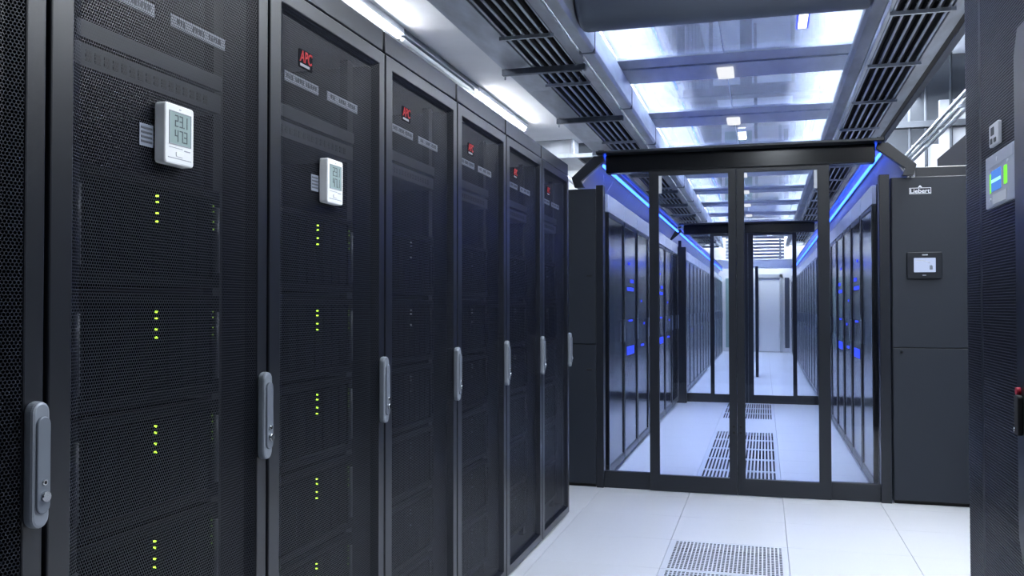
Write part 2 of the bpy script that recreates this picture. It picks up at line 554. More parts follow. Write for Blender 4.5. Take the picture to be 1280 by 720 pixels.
# ------------------------------------------------------------------ left rack row
ORD = ['first', 'second', 'third', 'fourth', 'fifth', 'sixth', 'seventh']
def build_rack(y0):
    root = thing('server_rack', (XL - 0.5, y0, 0))
    g = 0.004
    f = FX(XL)
    # carcass: panels, so that the inside is hollow
    body = ring('carcass', (y0 + g, y0 + RP - g, 0.02, 2.060), (y0 + 0.035, y0 + RP - 0.035, 0.06, 2.02), f, -1.07, -0.034, 'rack_black', root)
    box('back_panel', XL - 1.07, XL - 1.06, y0 + 0.03, y0 + RP - 0.03, 0.05, 2.03, 'rack_inner', body)
    box('mounting_rail', XL - 0.10, XL - 0.075, y0 + 0.085, y0 + 0.125, 0.06, 2.02, 'rack_inner', body)
    box('mounting_rail', XL - 0.10, XL - 0.075, y0 + RP - 0.125, y0 + RP - 0.085, 0.06, 2.02, 'rack_inner', body)
    # door: frame and perforated panel with folded edges
    o = (y0 + 0.0055, y0 + RP - 0.0055, 0.012, 2.064)
    i = (y0 + 0.062, y0 + RP - 0.052, 0.052, 2.021)
    door = ring('door_frame', o, i, f, -0.030, 0.0, 'rack_black', root, 0.0035)
    bm = bmesh.new()
    rec, fl = -0.014, 0.033
    O = [bm.verts.new(f(u, v, -0.003)) for u, v in ((i[0], i[2]), (i[1], i[2]), (i[1], i[3]), (i[0], i[3]))]
    I = [bm.verts.new(f(u, v, rec)) for u, v in ((i[0] + fl, i[2] + 0.02), (i[1] - fl, i[2] + 0.02), (i[1] - fl, i[3] - 0.02), (i[0] + fl, i[3] - 0.02))]
    for k in range(4):
        j = (k + 1) % 4
        bm.faces.new((O[k], O[j], I[j], I[k]))
    bm.faces.new(I)
    from_bm('perforated_panel', bm, 'mesh_door', root)
    # top cap
    box('top_cap', XL - 1.07, XL - 0.003, y0 + 0.0035, y0 + RP - 0.0145, 2.068, 2.138, 'rack_black', root, 0.004)
    cyl('cap_seal', (XL - 0.010, y0 + RP - 0.0085, 2.069), (XL - 0.010, y0 + RP - 0.0085, 2.136), 0.0058, 'black', root, 8)
    box('plinth', XL - 1.05, XL - 0.03, y0 + 0.01, y0 + RP - 0.01, 0.0, 0.02, 'black', root)
    # swing handle
    hc = y0 + RP - 0.032
    pts = rrect(hc - 0.020, hc + 0.020, 0.900, 1.106, 0.0195, 8)
    hd = prism('handle', pts, f, 0.0, 0.020, 'handle_grey', root, 0.005)
    pts = rrect(hc - 0.0135, hc + 0.0165, 0.924, 1.082, 0.0145, 8)
    prism('lever', pts, f, 0.019, 0.0245, 'handle_dark', hd, 0.002)
    cyl('lock_barrel', f(hc + 0.002, 0.952, 0.022), f(hc + 0.002, 0.952, 0.031), 0.0085, 'chrome', hd, 16)
    cyl('button', f(hc + 0.001, 0.975, 0.022), f(hc + 0.001, 0.975, 0.028), 0.005, 'chrome', hd, 14)
    cyl('button_centre', f(hc + 0.001, 0.975, 0.026), f(hc + 0.001, 0.975, 0.0285), 0.0026, 'black', hd, 12)
    # red badge
    lu, lv = y0 + 0.182, 1.903
    badge = prism('badge', rrect(lu - 0.002, lu + 0.076, lv - 0.014, lv + 0.034, 0.004, 3), f, -0.014, -0.0125, 'logo_plate', root)
    text('lettering', 'APC', FX(XL - 0.012), lu + 0.001, lv + 0.002, 0.030, 'logo_red', badge, 0.0008, 0.072, 0.18)
    box('badge_bar', XL - 0.0125, XL - 0.0118, lu + 0.004, lu + 0.058, lv - 0.010, lv - 0.003, 'logo_grey', badge)
    for a, b in ((0.140, 0.335), (0.392, 0.600)):
        ls = box('label_strip', XL - 0.034, XL - 0.032, y0 + a, y0 + b, 1.846, 1.872, 'label_strip', root)
        bm = bmesh.new()
        u = y0 + a + 0.008
        while u < y0 + b - 0.012:
            w = random.uniform(0.004, 0.012)
            if random.random() < 0.75:
                add_box(bm, XL - 0.032, XL - 0.0315, u, u + w, 1.852 + random.uniform(0, .004), 1.866)
            u += w + 0.004
        from_bm('print', bm, 'sticker_ink', ls)['kind'] = 'stuff'
    return root

rack0 = build_rack(RY0)
RACKS = {0: rack0}
desc = {
    -1: 'black server rack cut off by the left picture edge, grey handle nearest of all',
    0: 'black mesh door server rack carrying the nearest white thermometer',
    1: 'black mesh door server rack carrying the farther white thermometer',
    2: 'black mesh door server rack right after the two with white thermometers',
    3: 'black mesh door server rack, fourth full one from the left picture edge',
    4: 'black mesh door server rack, last but one before the row ends',
    5: 'black mesh door server rack at the far end of the left row',
}
for k in (-1, 1, 2, 3, 4, 5):
    r = copy_tree(rack0)
    r.location.y += k * RP
    RACKS[k] = r
for k, r in RACKS.items():
    tag(r, desc[k], 'server rack', 'black racks in the left row')

# equipment inside the racks
XS = XL - 0.055
def build_chassis(y0, ztop, kind):
    f = FX(XS)
    h = 0.224
    root = thing('server_chassis', (XS - 0.3, y0 + 0.37, ztop - h))
    a, b = y0 + 0.128, y0 + 0.62
    box('case', XS - 0.62, XS - 0.016, a + 0.02, b - 0.02, ztop - h, ztop, 'server_black', root)
    bz = ring('bezel', (a, b, ztop - h, ztop - 0.002), (a + 0.03, b - 0.03, ztop - h + 0.02, ztop - 0.02), f, -0.016, 0.0, 'server_bezel', root, 0.002)
    n = 8
    for i in range(n):
        u0 = a + 0.034 + (b - a - 0.068) * i / n
        u1 = a + 0.034 + (b - a - 0.068) * (i + 1) / n - 0.003
        d = box('drive_bay', XS - 0.014, XS - 0.004, u0, u1, ztop - h + 0.024, ztop - 0.024, 'server_black', root)
    col = {'bright': ('led_green', 'led_dim_green'), 'mid': ('led_dim_green', 'led_pale'), 'dim': ('led_pale', 'led_pale')}[kind]
    for u, mm, rr in ((y0 + 0.382, col[0], 0.0020), (y0 + 0.592, col[1], 0.0018)):
        for dz in (0.010, 0.023, 0.046, 0.063):
            if kind == 'dim' and random.random() < 0.35:
                continue
            cyl('status_light', f(u, ztop - 0.028 - dz, -0.004), f(u, ztop - 0.028 - dz, 0.0012), rr, mm, root, 8)
    for u in (a + 0.012, b - 0.012):
        cyl('grip', f(u, ztop - 0.19, 0.0), f(u, ztop - 0.04, 0.0), 0.006, 'server_grey' if kind == 'bright' else 'server_bezel', root, 8)
    return root
ZT = [1.528, 1.288, 1.052, 0.816, 0.580, 0.344]
protos = {}
for k in (-1, 0, 1, 2, 3, 4, 5):
    kind = 'bright' if k in (0, 1) else ('dim' if k > 1 else 'mid')
    who = {-1: 'rack at the left picture edge', 0: 'rack with the nearest thermometer', 1: 'rack with the farther thermometer', 2: 'third full rack', 3: 'fourth full rack', 4: 'fifth full rack', 5: 'last rack of the row'}[k]
    for n, zt in enumerate(ZT):
        if kind not in protos:
            c = build_chassis(RY0 + k * RP, zt, kind)
            protos[kind] = (c, k, zt)
        else:
            p, pk, pz = protos[kind]
            c = copy_tree(p)
            c.location = Vector(p.location) + Vector((0, (k - pk) * RP, zt - pz))
        tag(c, 'dark drive chassis behind mesh of the %s, %s from top' % (who, ORD[n]), 'server', 'drive chassis in the left racks')
def build_switch(y0, z0):
    f = FX(XS)
    root = thing('network_switch', (XS - 0.2, y0 + 0.37, z0))
    a, b = y0 + 0.128, y0 + 0.62
    box('case', XS - 0.4, XS, a, b, z0, z0 + 0.044, 'server_grey', root, 0.002)
    box('case_ledge', XS - 0.4, XS + 0.004, a, b, z0 + 0.052, z0 + 0.086, 'server_grey', root, 0.002)
    for i in range(16):
        u = a + 0.03 + i * 0.026
        box('port', XS - 0.002, XS + 0.0008, u, u + 0.016, z0 + 0.012, z0 + 0.032, 'black', root)
    return root
sw0 = None
for k in (0, 1, 2, 3, 4, 5):
    if sw0 is None:
        sw0 = build_switch(RY0, 1.705); s = sw0
    else:
        s = copy_tree(sw0); s.location.y += k * RP
    who = {0: 'rack with the nearest thermometer', 1: 'rack with the farther thermometer', 2: 'third full rack', 3: 'fourth full rack', 4: 'fifth full rack', 5: 'last rack of the row'}[k]
    tag(s, 'grey network switch with a row of ports high in the %s' % who, 'switch', 'switches in the left racks')

# thermometers on the doors
SEG = {'0': 'abcdef', '1': 'bc', '2': 'abged', '3': 'abgcd', '4': 'fgbc', '5': 'afgcd', '6': 'afgedc', '7': 'abc', '8': 'abcdefg', '9': 'abcdfg'}
def digits(s, f, u, v, w, h, parent, wz):
    t = h * 0.11
    for ch in s:
        if ch == '.':
            bm = bmesh.new()
            c = [f(u - w * 0.18, v, wz), f(u - w * 0.18 + t, v + t, wz + 0.0006)]
            add_box(bm, *sorted((c[0][0], c[1][0])), *sorted((c[0][1], c[1][1])), *sorted((c[0][2], c[1][2])))
            from_bm('decimal_point', bm, 'lcd_ink', parent)
            continue
        R = {'a': (0, w, h - t, h), 'g': (0, w, h / 2 - t / 2, h / 2 + t / 2), 'd': (0, w, 0, t), 'f': (0, t, h / 2, h), 'b': (w - t, w, h / 2, h), 'e': (0, t, 0, h / 2), 'c': (w - t, w, 0, h / 2)}
        bm = bmesh.new()
        for sgm in SEG[ch]:
            r = R[sgm]
            p, q = f(u + r[0] + t * .1, v + r[2] + t * .1, wz), f(u + r[1] - t * .1, v + r[3] - t * .1, wz + 0.0006)
            add_box(bm, *sorted((p[0], q[0])), *sorted((p[1], q[1])), *sorted((p[2], q[2])))
        from_bm('digit', bm, 'lcd_ink', parent)
        u += w * 1.38
def thermometer(y0, z0, label, lab2, up, lo):
    f = FX(XL - 0.012)
    W, H = 0.100, 0.122
    root = thing('digital_thermometer', (XL - 0.012, y0 + W / 2, z0), label, 'thermometer', 'white digital thermometers on rack doors')
    prism('case', rrect(y0, y0 + W, z0, z0 + H, 0.008, 5), f, 0.0, 0.026, 'white_plastic', root, 0.0035)
    sc = prism('display', rrect(y0 + 0.014, y0 + W - 0.013, z0 + 0.041, z0 + H - 0.017, 0.002, 3), f, 0.0255, 0.0265, 'lcd', root)
    ring('display_rim', (y0 + 0.0125, y0 + W - 0.0115, z0 + 0.0395, z0 + H - 0.0155), (y0 + 0.014, y0 + W - 0.013, z0 + 0.041, z0 + H - 0.017), f, 0.0255, 0.0272, 'print_grey', root)
    digits(up, f, y0 + 0.032, z0 + 0.076, 0.0115, 0.024, sc, 0.0264)
    digits(lo, f, y0 + 0.032, z0 + 0.046, 0.0115, 0.024, sc, 0.0264)
    box('print_line', XL + 0.0138, XL + 0.0146, y0 + 0.014, y0 + 0.060, z0 + 0.0325, z0 + 0.0335, 'print_grey', root)
    box('print_line', XL + 0.0138, XL + 0.0146, y0 + 0.066, y0 + 0.086, z0 + 0.0300, z0 + 0.0320, 'print_grey', root)
    box('groove', XL + 0.0138, XL + 0.0146, y0 + 0.010, y0 + 0.090, z0 + 0.0115, z0 + 0.0128, 'print_grey', root)
    prism('key', rrect(y0 + 0.036, y0 + 0.060, z0 + 0.016, z0 + 0.026, 0.003, 3), f, 0.025, 0.0275, 'white_plastic', root, 0.0006)
    box('hanging_slot', XL + 0.0138, XL + 0.0146, y0 + 0.047, y0 + 0.053, z0 + H - 0.0105, z0 + H - 0.009, 'print_grey', root)
    # printed tag stuck to the mesh beside it
    st = tag(box('paper_tag', XL - 0.0135, XL - 0.0120, y0 - 0.046, y0 - 0.002, z0 + 0.028, z0 + 0.072, 'sticker'), lab2, 'paper tag', 'tags beside the thermometers')
    for q in range(4):
        box('print_line', XL - 0.0121, XL - 0.0114, y0 - 0.041, y0 - 0.006, z0 + 0.035 + q * 0.009, z0 + 0.039 + q * 0.009, 'sticker_ink', st)
thermometer(1.632, 1.547, 'white digital thermometer on the nearest rack door, reading 23.1 and 47.3', 'small grey printed tag beside the nearest thermometer', '23.1', '47.3')
thermometer(2.370, 1.545, 'white digital thermometer on the second rack door, farther and smaller looking', 'small grey printed tag beside the farther thermometer', '23.1', '47.1')

# ------------------------------------------------------------------ right foreground rack
XR = 0.50
YR = 2.728
perforated('mesh_right', (0.045, 0.052, 0.072), 0.0074, 0.39, 1, 0.34)
rr = thing('server_rack', (XR + 0.5, YR - 0.4, 0), 'black perforated rack in the right foreground with silver display unit', 'server rack')
f = FNX(XR)
G = lambda y: -y
ring('carcass', (-YR, -YR + 0.75, 0.02, 2.12), (-YR + 0.03, -YR + 0.72, 0.05, 2.08), f, -0.9, -0.03, 'rack_black', rr)
box('back_panel', XR + 0.85, XR + 0.86, YR - 0.73, YR - 0.02, 0.03, 2.1, 'rack_inner', rr)
bm = bmesh.new()
vs = [bm.verts.new(f(u, v, 0.0)) for u, v in ((-YR, 0.03), (-YR + 0.75, 0.03), (-YR + 0.75, 2.11), (-YR, 2.11))]
bm.faces.new(vs)
from_bm('perforated_panel', bm, 'mesh_right', rr)
box('edge_fold', XR + 0.0005, XR + 0.03, YR - 0.004, YR, 0.03, 2.11, 'rack_black', rr)
# raised lock panel with sloped ends
pan = prism('lock_panel', [(-2.180, 0.80), (-2.15, 0.75), (-1.99, 0.75), (-1.985, 0.80), (-1.985, 1.77), (-2.00, 1.82), (-2.15, 1.82), (-2.180, 1.77)], f, 0.0, 0.012, 'rack_black', rr, 0.003)
prism('latch', rrect(-2.162, -2.130, 1.005, 1.085, 0.008, 4), f, 0.012, 0.022, 'black', pan, 0.002)
cyl('red_button', f(-2.153, 1.092, 0.012), f(-2.153, 1.092, 0.020), 0.008, 'red_plastic', pan, 14)
cyl('screw', f(-2.158, 1.015, 0.021), f(-2.158, 1.015, 0.024), 0.004, 'chrome', pan, 10)
# silver display unit
ud = thing('display_unit', (XR, 2.33, 1.483), 'silver wall display unit with blue screen and green glow on the right rack', 'display')
prism('face_plate', rrect(-2.462, -2.197, 1.484, 1.602, 0.004, 3), f, 0.001, 0.008, 'unit_silver', ud, 0.0015)
prism('top_panel', rrect(-2.455, -2.205, 1.574, 1.599, 0.003, 3), f, 0.0075, 0.0090, 'unit_silver', ud, 0.0007)
scr = prism('screen', rrect(-2.405, -2.312, 1.518, 1.565, 0.003, 3), f, 0.0075, 0.0085, 'screen_blue', ud)
box('screen_band', XR - 0.0091, XR - 0.0083, 2.314, 2.403, 1.538, 1.545, 'screen_cyan', scr)
prism('green_edge', rrect(-2.420, -2.408, 1.516, 1.560, 0.002, 3), f, 0.0075, 0.0087, 'screen_green', ud)
prism('green_window', rrect(-2.286, -2.258, 1.522, 1.562, 0.004, 3), f, 0.0075, 0.0089, 'screen_green', ud)
cyl('emblem', f(-2.345, 1.586, 0.0085), f(-2.345, 1.586, 0.0100), 0.005, 'white_print', ud, 12)
cyl('screw', f(-2.410, 1.501, 0.0075), f(-2.410, 1.501, 0.0100), 0.004, 'white_print', ud, 10)
cyl('screw', f(-2.248, 1.568, 0.0075), f(-2.248, 1.568, 0.0100), 0.004, 'white_print', ud, 10)
box('lower_flap', XR - 0.0092, XR - 0.0075, 2.262, 2.390, 1.489, 1.511, 'unit_box', ud)
sb = thing('sensor_box', (XR, 2.38, 1.62), 'small pale square sensor box above the silver display unit', 'sensor')
prism('case', rrect(-2.420, -2.335, 1.620, 1.670, 0.004, 3), f, 0.0005, 0.0085, 'unit_box', sb, 0.0015)
prism('window', rrect(-2.402, -2.372, 1.644, 1.662, 0.002, 3), f, 0.008, 0.0093, 'sticker_ink', sb)
prism('key', rrect(-2.408, -2.388, 1.626, 1.638, 0.002, 3), f, 0.008, 0.0093, 'sticker_ink', sb)
prism('key', rrect(-2.375, -2.352, 1.626, 1.636, 0.002, 3), f, 0.008, 0.0093, 'sticker_ink', sb)

# ------------------------------------------------------------------ cooling units beside the glazed front
def cooler(x0, x1, label, right):
    f = FNY(YG)
    root = thing('cooling_unit', ((x0 + x1) / 2, YG + 0.15, 0), label, 'cooling unit', 'charcoal cooling units flanking the aisle front')
    box('body', x0, x1, YG + 0.02, YG + 0.30, 0.03, 2.098, 'cooler_grey', root)
    box('base', x0 + 0.01, x1 - 0.01, YG + 0.03, YG + 0.30, 0, 0.03, 'black', root)
    box('upper_panel', x0 + 0.002, x1 - 0.002, YG, YG + 0.02, 1.003, 2.096, 'cooler_grey', root, 0.003)
    box('lower_panel', x0 + 0.002, x1 - 0.002, YG, YG + 0.02, 0.025, 0.998, 'cooler_grey', root, 0.003)
    if right:
        lg = ring('logo_frame', (0.897, 1.025, 1.987, 2.026), (0.900, 1.022, 1.990, 2.023), f, 0.0, 0.002, 'white_print', root)
        text('lettering', 'Liebert', f, 0.903, 1.993, 0.027, 'white_print', lg, 0.001, 0.115)
        prism('emblem', [(0.947, 2.026), (0.953, 2.036), (0.960, 2.042), (0.967, 2.036), (0.973, 2.026), (0.960, 2.030)], f, 0.0, 0.002, 'white_print', lg)
        for q in lg.children:
            q.location.y -= 0.002
        ct = prism('control_panel', rrect(0.878, 1.082, 1.445, 1.612, 0.006, 4), f, 0.0, 0.022, 'frame_dark', root, 0.003)
        sc = prism('screen', rrect(0.917, 1.044, 1.484, 1.575, 0.003, 3), f, 0.021, 0.0235, 'screen_pale', ct)
        prism('screen_graphic', rrect(1.008, 1.026, 1.500, 1.528, 0.004, 3), f, 0.023, 0.0242, 'handle_dark', sc)
        prism('screen_graphic', [(0.930, 1.560), (0.975, 1.560), (1.010, 1.545), (1.010, 1.541), (0.975, 1.556), (0.930, 1.556)], f, 0.023, 0.0242, 'pale_grey', sc)
        box('name_mark', 0.966, 0.998, YG - 0.0235, YG - 0.0215, 1.591, 1.598, 'pale_grey', ct)
        box('key_mark', 0.967, 0.988, YG - 0.0235, YG - 0.0215, 1.462, 1.467, 'pale_grey', ct)
        lk = prism('lock', rrect(0.833, 0.853, 0.968, 0.992, 0.003, 3), f, 0.0, 0.010, 'frame_dark', root, 0.001)
        cyl('lock_barrel', f(0.843, 0.975, 0.009), f(0.843, 0.975, 0.016), 0.006, 'chrome', lk, 12)
    else:
        for z in (1.475, 0.815):
            box('recessed_pull', -1.196, -1.158, YG - 0.003, YG + 0.004, z, z + 0.014, 'black', root, 0.002)
cooler(-2.30, -1.128, 'charcoal cooling unit left of the glass doors, half hidden by the racks', False)
cooler(0.790, 2.00, 'charcoal cooling unit with small screen, right of the glass doors', True)
tag(box('cable_gutter', 0.95, 2.2, YG + 0.12, YG + 0.30, 2.100, 2.175, 'frame_dark', None, 0.004), 'dark metal gutter on top of the right cooling unit', 'gutter')

# ------------------------------------------------------------------ glazed fronts
def glazed_front(Y, H0, H1, label, xs, full):
    (pl0, pl1), (sa0, sa1), (m0, m1, m2), (sb0, sb1), (pr0, pr1) = xs
    f = FNY(Y)
    root = thing('glass_door_front', (-0.17, Y, 0), label, 'glass door', 'glazed door fronts across the aisle')
    d = 0.09
    hd = box('header', pl0 + 0.073, pr1 - 0.085, Y - 0.02, Y + d, H0, H1, 'gloss_black', root, 0.006)
    box('cap_strip', pl0 + 0.02, pr1 - 0.04, Y - 0.13, Y + d + 0.02, H1, H1 + 0.018, 'frame_dark', hd, 0.004)
    box('post', pl0, pl1, Y, Y + d, 0, H0 - 0.08, 'frame_dark', root, 0.003)
    box('post', pr0, pr1, Y, Y + d, 0, H0 - 0.08, 'frame_dark', root, 0.003)
    # fixed side lights
    for a, b in ((pl1, sa0), (sb1, pr0)):
        box('side_rail', a, b, Y + 0.02, Y + 0.07, 0, 0.115, 'frame_dark', root, 0.003)
        box('side_pane', a, b, Y + 0.042, Y + 0.050, 0.115, H0, 'pane_clear', root)
    # two sliding leaves
    for a, b, ia, ib in ((sa0, m1 - 0.0006, sa1, m0), (m1 + 0.0006, sb1, m2, sb0)):
        leaf = ring('sliding_leaf', (a, b, 0.004, H0 - 0.001), (ia, ib, 0.112, H0 - 0.03), f, -0.03, 0.012, 'frame_dark', root, 0.003)
        box('pane', ia - 0.004, ib + 0.004, Y + 0.006, Y + 0.014, 0.108, H0 - 0.026, 'pane_clear', leaf)
    if full:
        for a in (sa1 + 0.002, sb0 - 0.022):
            box('sticker', a, a + 0.020, Y - 0.015, Y - 0.0125, 2.045, 2.165, 'white_paint', root)
        for u in (m1 - 0.022, m1 + 0.022):
            for z in (0.42, 0.46):
                cyl('lock', f(u, z, 0.011), f(u, z, 0.016), 0.009, 'black', root, 10)
    return root
glazed_front(YG, 2.200, 2.322, 'dark framed sliding glass doors with four panes, nearest across the blue aisle',
             ((-1.128, -1.078), (-0.757, -0.691), (-0.228, -0.176, -0.124), (0.341, 0.415), (0.716, 0.779)), True)
glazed_front(YG2, 2.240, 2.362, 'dark framed glass doors farther inside the blue aisle, seen through the nearest ones',
             ((-1.10, -1.06), (-0.684, -0.633), (-0.284, -0.200, -0.133), (0.356, 0.406), (0.66, 0.715)), False)
sl = thing('glass_screen', (-0.12, 18.3, 0), 'narrow dark glass door leaf standing open deep in the aisle', 'door leaf')
ring('leaf_frame', (18.0, 18.7, 0.01, 2.0), (18.06, 18.64, 0.08, 1.94), FX(-0.10), -0.05, 0.0, 'frame_dark', sl, 0.003)
box('pane', -0.128, -0.122, 18.05, 18.65, 0.075, 1.945, 'pane_clear', sl)

# ------------------------------------------------------------------ aisle canopies with blue light strips
def canopy(side, y0, y1, label, strip_label):
    s = -1 if side == 'left' else 1
    xb, xt = (-1.238, -1.092) if s < 0 else (0.882, 0.726)
    root = thing('aisle_canopy', ((xb + xt) / 2, y0, 2.1), label, 'canopy', 'slanted canopies above the aisle racks')
    zb, zt = 2.103, 2.335
    mp = lambda u, v, w: (u, w, v)
    n = max(1, round((y1 - y0) / 0.85))
    for k in range(n):
        a, b = y0 + (y1 - y0) * k / n, y0 + (y1 - y0) * (k + 1) / n
        prism('panel', [(xb, zb), (xb + s * 0.012, zb), (xt + s * 0.012, zt), (xt, zt)], mp, a + 0.004, b - 0.004, 'canopy_white', root)
    # end arm, wider than the panel, facing the viewer; curved on the left one like a bracket
    prism('end_arm', [(xb + s * 0.035, zb), (xb - s * 0.035, zb), (xb - s * 0.012, zb + 0.045), (xt - s * 0.03, zt - 0.05), (xt - s * 0.02, zt - 0.016), (xt + s * 0.045, zt - 0.016), (xt + s * 0.06, zt - 0.03), (xb + s * 0.055, zb + 0.07)], mp, y0 - 0.045, y0 + 0.002, 'frame_dark', root, 0.003)
    box('top_rail', xt - 0.02, xt + 0.02, y0, y1, zt, zt + 0.03, 'frame_dark', root)
    st = thing('light_strip', (xt - s * 0.008, y0, 2.262), strip_label, 'light strip', 'blue light strips along the canopies')
    xx = -1.088 if s < 0 else 0.735
    cyl('tube', (xx, y0 + 0.10, 2.268), (xx, y1 - 0.03, 2.268), 0.011, 'blue_strip', st, 8)
    box('tube_holder', xx - 0.004 + s * 0.014, xx + 0.004 + s * 0.014, y0 + 0.10, y1 - 0.02, 2.262, 2.335, 'galv_dark', st)
canopy('left', YG, YG2 - 0.14, 'slanted canopy above the left aisle racks, nearest section', 'blue light strip along the top of the left aisle racks, nearest section')
canopy('right', YG, YG2 - 0.14, 'slanted canopy above the right aisle racks, nearest section', 'blue light strip along the top of the right aisle racks, nearest section')
canopy('left', YG2 + 0.15, 27.0, 'slanted canopy above the left aisle racks, section behind the inner glass doors', 'blue light strip on the left behind the inner glass doors')
canopy('right', YG2 + 0.15, 27.0, 'slanted canopy above the right aisle racks, section behind the inner glass doors', 'blue light strip on the right behind the inner glass doors')

# ------------------------------------------------------------------ racks inside the aisle
AP = 0.848
def aisle_rack(side, y0, far):
    s = 1 if side == 'left' else -1          # direction the front faces
    X = AL if side == 'left' else AR
    root = thing('aisle_rack', (X - s * 0.5, y0 + AP / 2, 0))
    def bx(name, d0, d1, a, b, z0, z1, m, p=root, bev=0.0):
        return box(name, X + s * d0, X + s * d1, y0 + a, y0 + b, z0, z1, m, p, bev)
    bx('body', -1.0, -0.03, 0.006, AP - 0.006, 0.02, 2.095, 'rack_black')
    bx('plinth', -0.9, -0.04, 0.01, AP - 0.01, 0, 0.02, 'black')
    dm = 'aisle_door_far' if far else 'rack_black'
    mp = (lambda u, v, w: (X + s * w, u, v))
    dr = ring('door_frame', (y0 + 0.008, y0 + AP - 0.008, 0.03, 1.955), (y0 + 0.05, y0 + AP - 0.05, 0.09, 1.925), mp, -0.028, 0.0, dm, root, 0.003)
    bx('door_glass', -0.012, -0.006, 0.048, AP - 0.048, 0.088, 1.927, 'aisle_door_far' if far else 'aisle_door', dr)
    bx('edge_strip', -0.004, 0.006, 0.010, 0.020, 0.03, 1.955, 'chrome', dr)
    bx('edge_strip', -0.004, 0.006, AP - 0.020, AP - 0.010, 0.03, 1.955, 'chrome', dr)
    bx('header_panel', -0.028, 0.0, 0.012, AP - 0.012, 1.962, 2.090, 'band_pale', root, 0.003)
    bx('handle', 0.0, 0.014, AP - 0.050, AP - 0.036, 0.98, 1.16, 'handle_dark', dr, 0.004)
    return root
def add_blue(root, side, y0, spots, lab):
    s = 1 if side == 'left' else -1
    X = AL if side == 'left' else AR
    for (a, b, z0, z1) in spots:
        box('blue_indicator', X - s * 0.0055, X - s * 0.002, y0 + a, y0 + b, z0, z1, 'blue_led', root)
words = ['nearest', 'second', 'third', 'fourth', 'fifth', 'sixth', 'seventh', 'eighth', 'ninth', 'tenth', 'eleventh', 'twelfth', 'thirteenth', 'fourteenth', 'fifteenth', 'sixteenth']
for side in ('left', 'right'):
    Y0 = 7.00
    base = aisle_rack(side, Y0, False)
    rs = [base]
    for k in range(1, 7):
        r = copy_tree(base)
        r.location.y += k * AP
        rs.append(r)
    WL = {}
    for k, r in enumerate(rs):
        tag(r, 'dark glass door rack on the %s of the blue aisle, %s one' % (side, words[k] + ('' if k == 0 else ' from the front')), 'server rack', 'glass door racks in the %s aisle row' % side)
        WLOC[r.name] = Vector((base.location.x, base.location.y + k * AP, 0))
        sp = []
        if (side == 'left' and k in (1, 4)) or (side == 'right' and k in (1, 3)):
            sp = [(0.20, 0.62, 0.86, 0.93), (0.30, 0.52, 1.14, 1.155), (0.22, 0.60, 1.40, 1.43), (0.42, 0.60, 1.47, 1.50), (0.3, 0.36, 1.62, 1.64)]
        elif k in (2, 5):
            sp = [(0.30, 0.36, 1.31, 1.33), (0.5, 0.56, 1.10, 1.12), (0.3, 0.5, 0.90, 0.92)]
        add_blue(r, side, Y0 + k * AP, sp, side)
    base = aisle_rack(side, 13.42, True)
    rs = [base]
    for k in range(1, 16):
        r = copy_tree(base)
        r.location.y += k * AP
        rs.append(r)
    for k, r in enumerate(rs):
        tag(r, 'pale fronted rack on the %s behind the inner glass doors, %s one' % (side, words[k] + ('' if k == 0 else ' from there')), 'server rack', 'pale racks in the far %s aisle row' % side)
tag(box('row_end_panel', -1.112, -0.985, YG2 - 0.20, YG2 - 0.06, 0, 2.06, 'frame_dark', None, 0.004), 'dark upright panel ending the left aisle racks before the inner glass doors', 'panel')

# ------------------------------------------------------------------ glazed roof over the aisle
ZR = 3.20
rf = thing('glazed_roof', (-0.24, 6.2, ZR), 'glazed ceiling panels in steel framing above the aisle', 'glass roof')
RXL, RXR = -1.10, 0.652
yy = 5.40 + 0.0
PP = 2.13
beam_starts = [7.54 + PP * k for k in range(-1, 10)]
for y0 in beam_starts:
    # pane after the previous beam
    pa, pb = y0 - (PP - 0.79), y0
    if pa < 5.9: pa = 5.9
    box('pane', RXL + 0.01, RXR - 0.01, pa, pb, ZR + 0.012, ZR + 0.022, 'roof_glass', rf)
    box('beam_flange', RXL, RXR, y0, y0 + 0.27, ZR, ZR + 0.10, 'beam_grey', rf, 0.004)
    box('beam_lip', RXL, RXR, y0 + 0.27, y0 + 0.285, ZR - 0.012, ZR + 0.05, 'galvanised', rf)
    box('beam_soffit', RXL, RXR, y0 + 0.315, y0 + 0.79, ZR - 0.005, ZR + 0.09, 'beam_grey', rf, 0.004)
    if y0 > 7:
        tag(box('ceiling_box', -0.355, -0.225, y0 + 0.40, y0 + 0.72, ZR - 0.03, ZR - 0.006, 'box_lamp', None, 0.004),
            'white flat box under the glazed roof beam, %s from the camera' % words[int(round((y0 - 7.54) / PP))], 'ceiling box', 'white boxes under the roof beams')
box('centre_joint', -0.286, -0.280, 5.9, 28, ZR + 0.004, ZR + 0.011, 'galvanised', rf)
# long side members
box('side_angle', RXL - 0.03, RXL, 4.6, 28, ZR - 0.06, ZR + 0.12, 'galv_dark', rf, 0.003)
box('side_angle', RXR, RXR + 0.03, 4.6, 28, ZR - 0.06, ZR + 0.12, 'galv_dark', rf, 0.003)
